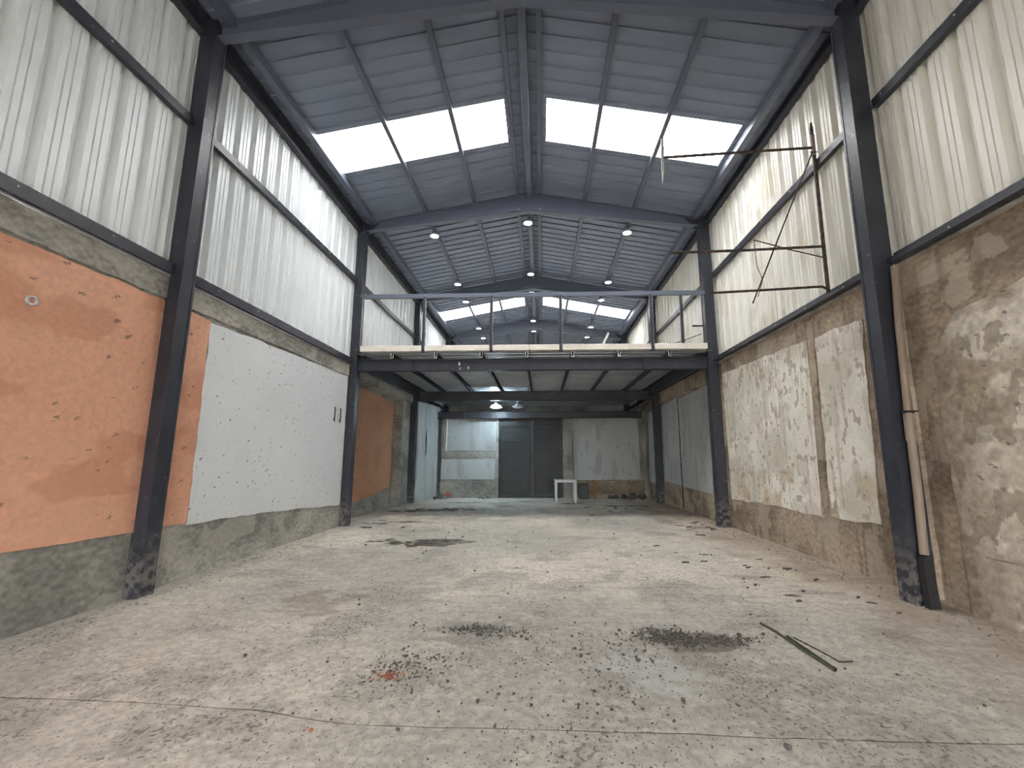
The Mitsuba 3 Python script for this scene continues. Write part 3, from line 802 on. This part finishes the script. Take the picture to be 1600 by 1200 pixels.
# ------------------------------------------------------------------ drain pipe
k = thing('drain_pipe', 'tan plastic drain pipe between the near right column and the wall', 'pipe')
X0, Y0 = 3.985, 4.575
part(k, 'pipe', tube([(3.925, Y0, 0.52), (3.95, Y0, 1.2), (3.962, Y0, 1.86)], 0.040, 16), 'm_pipe', True)
part(k, 'pipe', tube([(3.962, Y0, 1.9), (4.0, Y0, 3.0), (4.04, Y0 + 0.0, 3.66)], 0.036, 16), 'm_pipe', True)
part(k, 'coupling', tube([(3.958, Y0, 1.68), (3.963, Y0, 1.97)], 0.047, 16), 'm_pipe', True)
part(k, 'clamp', cat(tube([(3.90, Y0 - 0.03, 1.995), (4.05, Y0 - 0.03, 1.995)], 0.008, 6), lathe([(0.040, -0.012), (0.052, -0.012), (0.052, 0.012), (0.040, 0.012), (0.040, -0.012)], (3.963, Y0, 1.99), 16)), 'm_black')
part(k, 'broken_boot', prism(jag([(3.875, 0.0), (3.985, 0.0), (3.975, 0.50), (3.955, 0.53), (3.89, 0.5)], 0.015, 0.05, 81), 0.07, on_y(Y0 + 0.035, -1)), 'm_black', label='dark broken boot at the foot of the pipe')

# hooks and small hardware on the walls
for n_, yy in enumerate((8.90, 9.16)):
    k = thing('wall_hook', f'{["left", "right"][n_]} one of two black iron hooks on the white painted left wall', 'hook')
    put(k, tube([(WL + 0.012, yy - 0.02, 2.36), (WL + 0.03, yy + 0.01, 2.34), (WL + 0.035, yy + 0.02, 2.30), (WL + 0.03, yy + 0.03, 2.45), (WL + 0.03, yy + 0.03, 2.60), (WL + 0.012, yy + 0.03, 2.62)], 0.010, 6), 'm_black', True)
k = thing('wall_anchor', 'grey metal anchor ring in the orange plaster of the left wall', 'anchor')
ring = trimesh.creation.torus(0.036, 0.012, major_sections=16, minor_sections=8)
ring.apply_transform(trimesh.transformations.rotation_matrix(math.pi / 2, [0, 1, 0]))
ring.apply_translation([WL + 0.028, 3.38, 2.887])
put(k, ring, 'm_lampbody', True)
k = thing('conduit', 'white conduit on the back wall left of the white panel', 'conduit')
put(k, tube([(-3.70, YB - 0.045, 1.78), (-3.68, YB - 0.045, 3.12)], 0.030, 10), 'm_whitepaint', True)
k = thing('pipe_stub', 'short tilted white pipe stub rising from the mezzanine deck', 'pipe')
put(k, tube([(1.50, 10.2, 4.13), (1.60, 10.2, 4.36), (1.735, 10.2, 4.63)], 0.030, 10), 'm_whitepaint', True)
k = thing('bracket', 'small steel bracket on the right end of the mezzanine, beside the column', 'bracket')
put(k, cat(rbox(3.66, 3.93, 9.70, 9.74, 4.62, 4.655, 0.004)), 'm_steel')
k = thing('steel_bar', 'thin dark bar leaning behind the railing at the right end of the mezzanine', 'bar')
put(k, tube([(3.05, 9.75, 4.15), (3.87, 9.72, 4.44)], 0.010, 6), 'm_steel', True)

# ------------------------------------------------------------------ table at the back
k = thing('plastic_table', 'small white plastic table in front of the dark door at the back', 'table')
tx0, tx1, ty0, ty1, th = 0.47, 1.24, 14.45, 15.2, 0.76
part(k, 'tabletop', cat(rbox(tx0, tx1, ty0, ty1, th - 0.025, th, 0.01), rbox(tx0 + 0.03, tx1 - 0.03, ty0 + 0.02, ty0 + 0.035, th - 0.075, th - 0.02, 0.004), rbox(tx0 + 0.03, tx1 - 0.03, ty1 - 0.035, ty1 - 0.02, th - 0.075, th - 0.02, 0.004),
                        rbox(tx0 + 0.02, tx0 + 0.035, ty0 + 0.03, ty1 - 0.03, th - 0.075, th - 0.02, 0.004), rbox(tx1 - 0.035, tx1 - 0.02, ty0 + 0.03, ty1 - 0.03, th - 0.075, th - 0.02, 0.004)), 'm_plastic')
for lx in (tx0 + 0.055, tx1 - 0.055):
    for ly in (ty0 + 0.055, ty1 - 0.055):
        a, b = 0.036, 0.026
        pts = [(lx + sx * a, ly + sy * a, th - 0.025) for sx in (-1, 1) for sy in (-1, 1)] + [(lx + sx * b, ly + sy * b, 0.0) for sx in (-1, 1) for sy in (-1, 1)]
        part(k, 'leg', trimesh.convex.convex_hull(np.array(pts)), 'm_plastic')
k = thing('storage_box', 'grey box standing behind the white table', 'box')
part(k, 'body', rbox(1.42, 1.78, 15.85, 16.15, 0.0, 0.52, 0.02), 'm_doorpost')
part(k, 'lid', rbox(1.40, 1.80, 15.83, 16.17, 0.52, 0.56, 0.012), 'm_doorpost')
k = thing('wooden_plank', 'brown wooden plank leaning on the back wall right of the table', 'plank')
pl = rbox(-0.055, 0.055, -0.012, 0.012, 0, 0.70, 0.004)
pl.apply_transform(trimesh.transformations.rotation_matrix(-0.20, [1, 0, 0]))
pl.apply_translation([2.02, 16.045, 0.0])
put(k, pl, 'm_wood')

# ------------------------------------------------------------------ rods on the floor
k = thing('floor_rod', 'long dark green rod lying on the floor right of the dark grit pile', 'rod')
put(k, tube([(2.00, 4.13, 0.010), (2.03, 3.95, 0.011), (2.05, 3.6, 0.011), (2.075, 3.27, 0.010)], 0.010, 7), 'm_bamboo', True)
k = thing('floor_rod', 'second dark rod lying against the long rod on the floor', 'rod')
put(k, tube([(2.075, 3.85, 0.010), (2.085, 3.6, 0.010), (2.098, 3.29, 0.010)], 0.009, 7), 'm_bamboo', True)
k = thing('bent_wire', 'thin bent wire on the floor right of the rods', 'wire')
put(k, tube([(2.12, 3.83, 0.007), (2.17, 3.62, 0.007), (2.20, 3.47, 0.007), (2.20, 3.41, 0.007), (2.25, 3.41, 0.007), (2.31, 3.42, 0.007)], 0.005, 6), 'm_rust', True)


# ------------------------------------------------------------------ stones and grit
def stone(r, flat=0.7, fine=0):
    m = trimesh.creation.icosahedron() if not fine else trimesh.creation.icosphere(1)
    v = m.vertices * (0.72 + 0.5 * rng.random((len(m.vertices), 1)))
    v = v * np.array([1.0 + 0.5 * rng.random(), 1.0, flat]) * r
    a = rng.random() * 6.283
    c, s_ = math.cos(a), math.sin(a)
    v = v @ np.array([[c, -s_, 0], [s_, c, 0], [0, 0, 1]]).T
    v[:, 2] -= v[:, 2].min() + 0.1 * r
    return v, m.faces


def field(clusters, rmin, rmax):
    vs, fs, n = [], [], 0
    for cx, cy, sx, sy, num in clusters:
        for _ in range(num):
            x, y_ = rng.normal(cx, sx), rng.normal(cy, sy)
            if x < -4.45 or x > 4.1 or y_ < 1.6:
                continue
            v, f = stone(rmin + (rmax - rmin) * rng.random() ** 3)
            vs.append(v + [x, y_, 0])
            fs.append(f + n)
            n += len(v)
    return trimesh.Trimesh(np.vstack(vs), np.vstack(fs), process=False)


def stuff(name, label, cat_, clusters, r0, r1, m):
    k = thing(name, label, cat_, kind='stuff')
    put(k, field(clusters, r0, r1), m)


stuff('grit_pile', 'grey grit pile on the floor in the middle foreground', 'grit', [(-0.62, 3.95, 0.11, 0.06, 260), (-0.35, 3.88, 0.2, 0.06, 200)], 0.003, 0.011, 'm_stone')
stuff('grit_pile', 'dark grit and ash pile on the floor beside the rods', 'grit', [(1.05, 3.83, 0.14, 0.09, 420), (1.3, 3.74, 0.2, 0.06, 260), (1.68, 3.78, 0.1, 0.06, 90)], 0.004, 0.014, 'm_stone')
stuff('grit_pile', 'loose grit patch on the floor at the left foreground', 'grit', [(-1.05, 3.2, 0.12, 0.13, 220), (-0.85, 3.38, 0.15, 0.1, 120)], 0.003, 0.010, 'm_stone')
stuff('scattered_grit', 'fine dark grit scattered over the near concrete floor', 'grit', [(0.35, 3.6, 0.35, 0.2, 420), (0.6, 3.2, 0.5, 0.35, 350), (0.0, 3.4, 1.6, 0.6, 500), (0, 5.2, 2.2, 1.6, 500), (0.2, 2.3, 0.6, 0.15, 260)], 0.002, 0.007, 'm_stone')
stuff('wall_debris', 'crumbs of mortar along the foot of the right wall', 'debris', [(3.95, yy, 0.12, 0.4, 60) for yy in (3.5, 4.3, 5.2, 6.0, 7.0, 8.0, 9.0, 10.4, 11.6)], 0.004, 0.016, 'm_stone_pale')
stuff('wall_debris', 'crumbs of mortar along the foot of the left wall', 'debris', [(-4.3, yy, 0.12, 0.4, 60) for yy in (3.5, 4.3, 5.5, 6.5, 7.6, 8.7, 9.8, 10.8)], 0.004, 0.016, 'm_stone_pale')
stuff('brick_crumbs', 'red brick crumbs in the loose grit at the left foreground', 'debris', [(-1.06, 3.13, 0.05, 0.03, 60), (-1.3, 2.55, 0.02, 0.02, 6)], 0.003, 0.012, 'm_stone_red')

spots = []
for lab, cx, cy, sx, sy, num, r0, r1 in (('between the two grit piles', 0.55, 3.45, 0.3, 0.2, 26, 0.007, 0.012), ('on the loose grit patch at the left', -1.0, 3.2, 0.2, 0.15, 30, 0.006, 0.010), ('on the grey grit pile', -0.55, 3.92, 0.25, 0.08, 26, 0.007, 0.011), ('on the dark ash pile', 1.2, 3.75, 0.3, 0.1, 40, 0.008, 0.014),
                                    ('just behind the floor crack', 0.2, 2.85, 0.35, 0.12, 22, 0.006, 0.010), ('on the bare floor of the nearest bay', 0.0, 4.8, 1.9, 1.0, 40, 0.006, 0.013), ('just behind the floor crack', -0.6, 2.9, 0.7, 0.2, 14, 0.006, 0.010), ('between the rods and the floor crack', 1.7, 3.1, 0.6, 0.35, 12, 0.006, 0.012), ('on the floor before the mezzanine', 1.0, 7.5, 2.3, 1.6, 46, 0.008, 0.018), ('on the floor before the mezzanine', -1.5, 8.5, 1.7, 1.6, 34, 0.008, 0.018)):
    for _ in range(num):
        spots.append((rng.normal(cx, sx), rng.normal(cy, sy), r0 + (r1 - r0) * rng.random() ** 2, lab))
spots += [(-0.62, 2.2, 0.018, 'in front of the floor crack'), (1.28, 2.46, 0.018, 'in front of the floor crack'), (0.52, 3.0, 0.014, 'just behind the floor crack'), (0.88, 2.88, 0.014, 'just behind the floor crack'), (0.72, 3.4, 0.014, 'between the two grit piles')]
for x, y_, r, lab in spots:
    if not (-4.2 < x < 3.8 and y_ > 1.5):
        continue
    k = thing('loose_stone', f'small dark loose stone lying {lab}', 'stone', f'loose stones {lab}')
    v, f = stone(r, 0.75, 1)
    put(k, trimesh.Trimesh(v + [x, y_, 0], f, process=False), 'm_stone')

# flat flakes of plaster and dark scraps around the wet stains
for n_, (cx, cy, sx, sy, lab) in enumerate([(-2.1, 7.8, 0.55, 0.16, 'on the dark wet stain left of the middle')] * 18 + [(-3.0, 12.4, 0.8, 0.25, 'on the wet stain under the mezzanine')] * 20 + [(-3.7, 9.9, 0.4, 0.25, 'beside the left column at the mezzanine front')] * 14 + [(3.4, 9.6, 0.3, 0.35, 'beside the right column at the mezzanine front')] * 14 + [(3.1, 6.0, 0.5, 1.2, 'near the right wall before the mezzanine')] * 22 + [(2.4, 12.5, 1.0, 0.7, 'under the mezzanine at the right')] * 12):
    x, y_ = rng.normal(cx, sx), rng.normal(cy, sy)
    if not (-4.2 < x < 3.75):
        continue
    pale = (cx == -3.7 or cx == 3.4) and n_ % 2
    k = thing('floor_flake', ('pale' if pale else 'dark') + ' flat scrap lying ' + lab, 'scrap', ('pale' if pale else 'dark') + ' scraps ' + lab)
    a = rng.random() * 3.1416
    fs_ = 0.45 if cx == 3.1 else 0.8
    L, Wd = fs_ * (0.04 + 0.09 * rng.random()), fs_ * (0.012 + 0.025 * rng.random())
    pg = jag([(-L, -Wd), (L, -Wd * 0.6), (L * 0.8, Wd), (-L * 0.7, Wd * 0.8)], 0.25 * Wd, 0.03, n_)
    c, s_ = math.cos(a * 0.4 - 0.6), math.sin(a * 0.4 - 0.6)
    put(k, prism(pg, 0.010 + 0.012 * rng.random(), [[c, -s_, 0, x], [s_, c, 0, y_], [0, 0, 1, -0.001]]), 'm_stone_pale' if pale else 'm_stone')

# rubble at the foot of the back wall
for n_, (x, y_, r, m, lab, grp) in enumerate([(2.8, 16.0, 0.10, 'm_stone', 0, 0), (3.1, 15.98, 0.13, 'm_stone', 0, 0), (3.44, 15.95, 0.14, 'm_stone', 0, 0), (3.75, 15.9, 0.12, 'm_stone', 0, 0), (3.28, 15.65, 0.08, 'm_stone', 0, 0), (2.6, 16.0, 0.09, 'm_stone', 0, 0),
                                               (-2.26, 16.12, 0.09, 'm_stone_pale', 1, 0), (-1.98, 16.08, 0.10, 'm_stone_pale', 1, 0), (-2.12, 15.84, 0.07, 'm_stone_pale', 1, 0), (-3.78, 15.92, 0.09, 'm_stone', 2, 0), (-3.55, 15.72, 0.07, 'm_stone_pale', 2, 0), (-3.9, 15.6, 0.08, 'm_stone', 2, 0)]):
    L_ = ['dark rubble chunk heaped at the foot of the back wall, right corner', 'grey rubble chunk at the foot of the back wall, left of the door', 'rubble chunk at the back left corner'][lab]
    G_ = ['rubble at the right back corner', 'rubble left of the door', 'rubble at the left back corner'][lab]
    k = thing('rubble_chunk', L_, 'rubble', G_)
    v, f = stone(r, 0.8, 1)
    put(k, trimesh.Trimesh(v + [x, y_, 0], f, process=False), m)
k = thing('brick_chunk', 'broken red brick standing at the back wall, left corner', 'brick')
v, f = stone(0.10, 1.6, 1)
put(k, trimesh.Trimesh(v * 0.85 + [-3.55, 16.12, 0.0], f, process=False), 'm_stone_red')
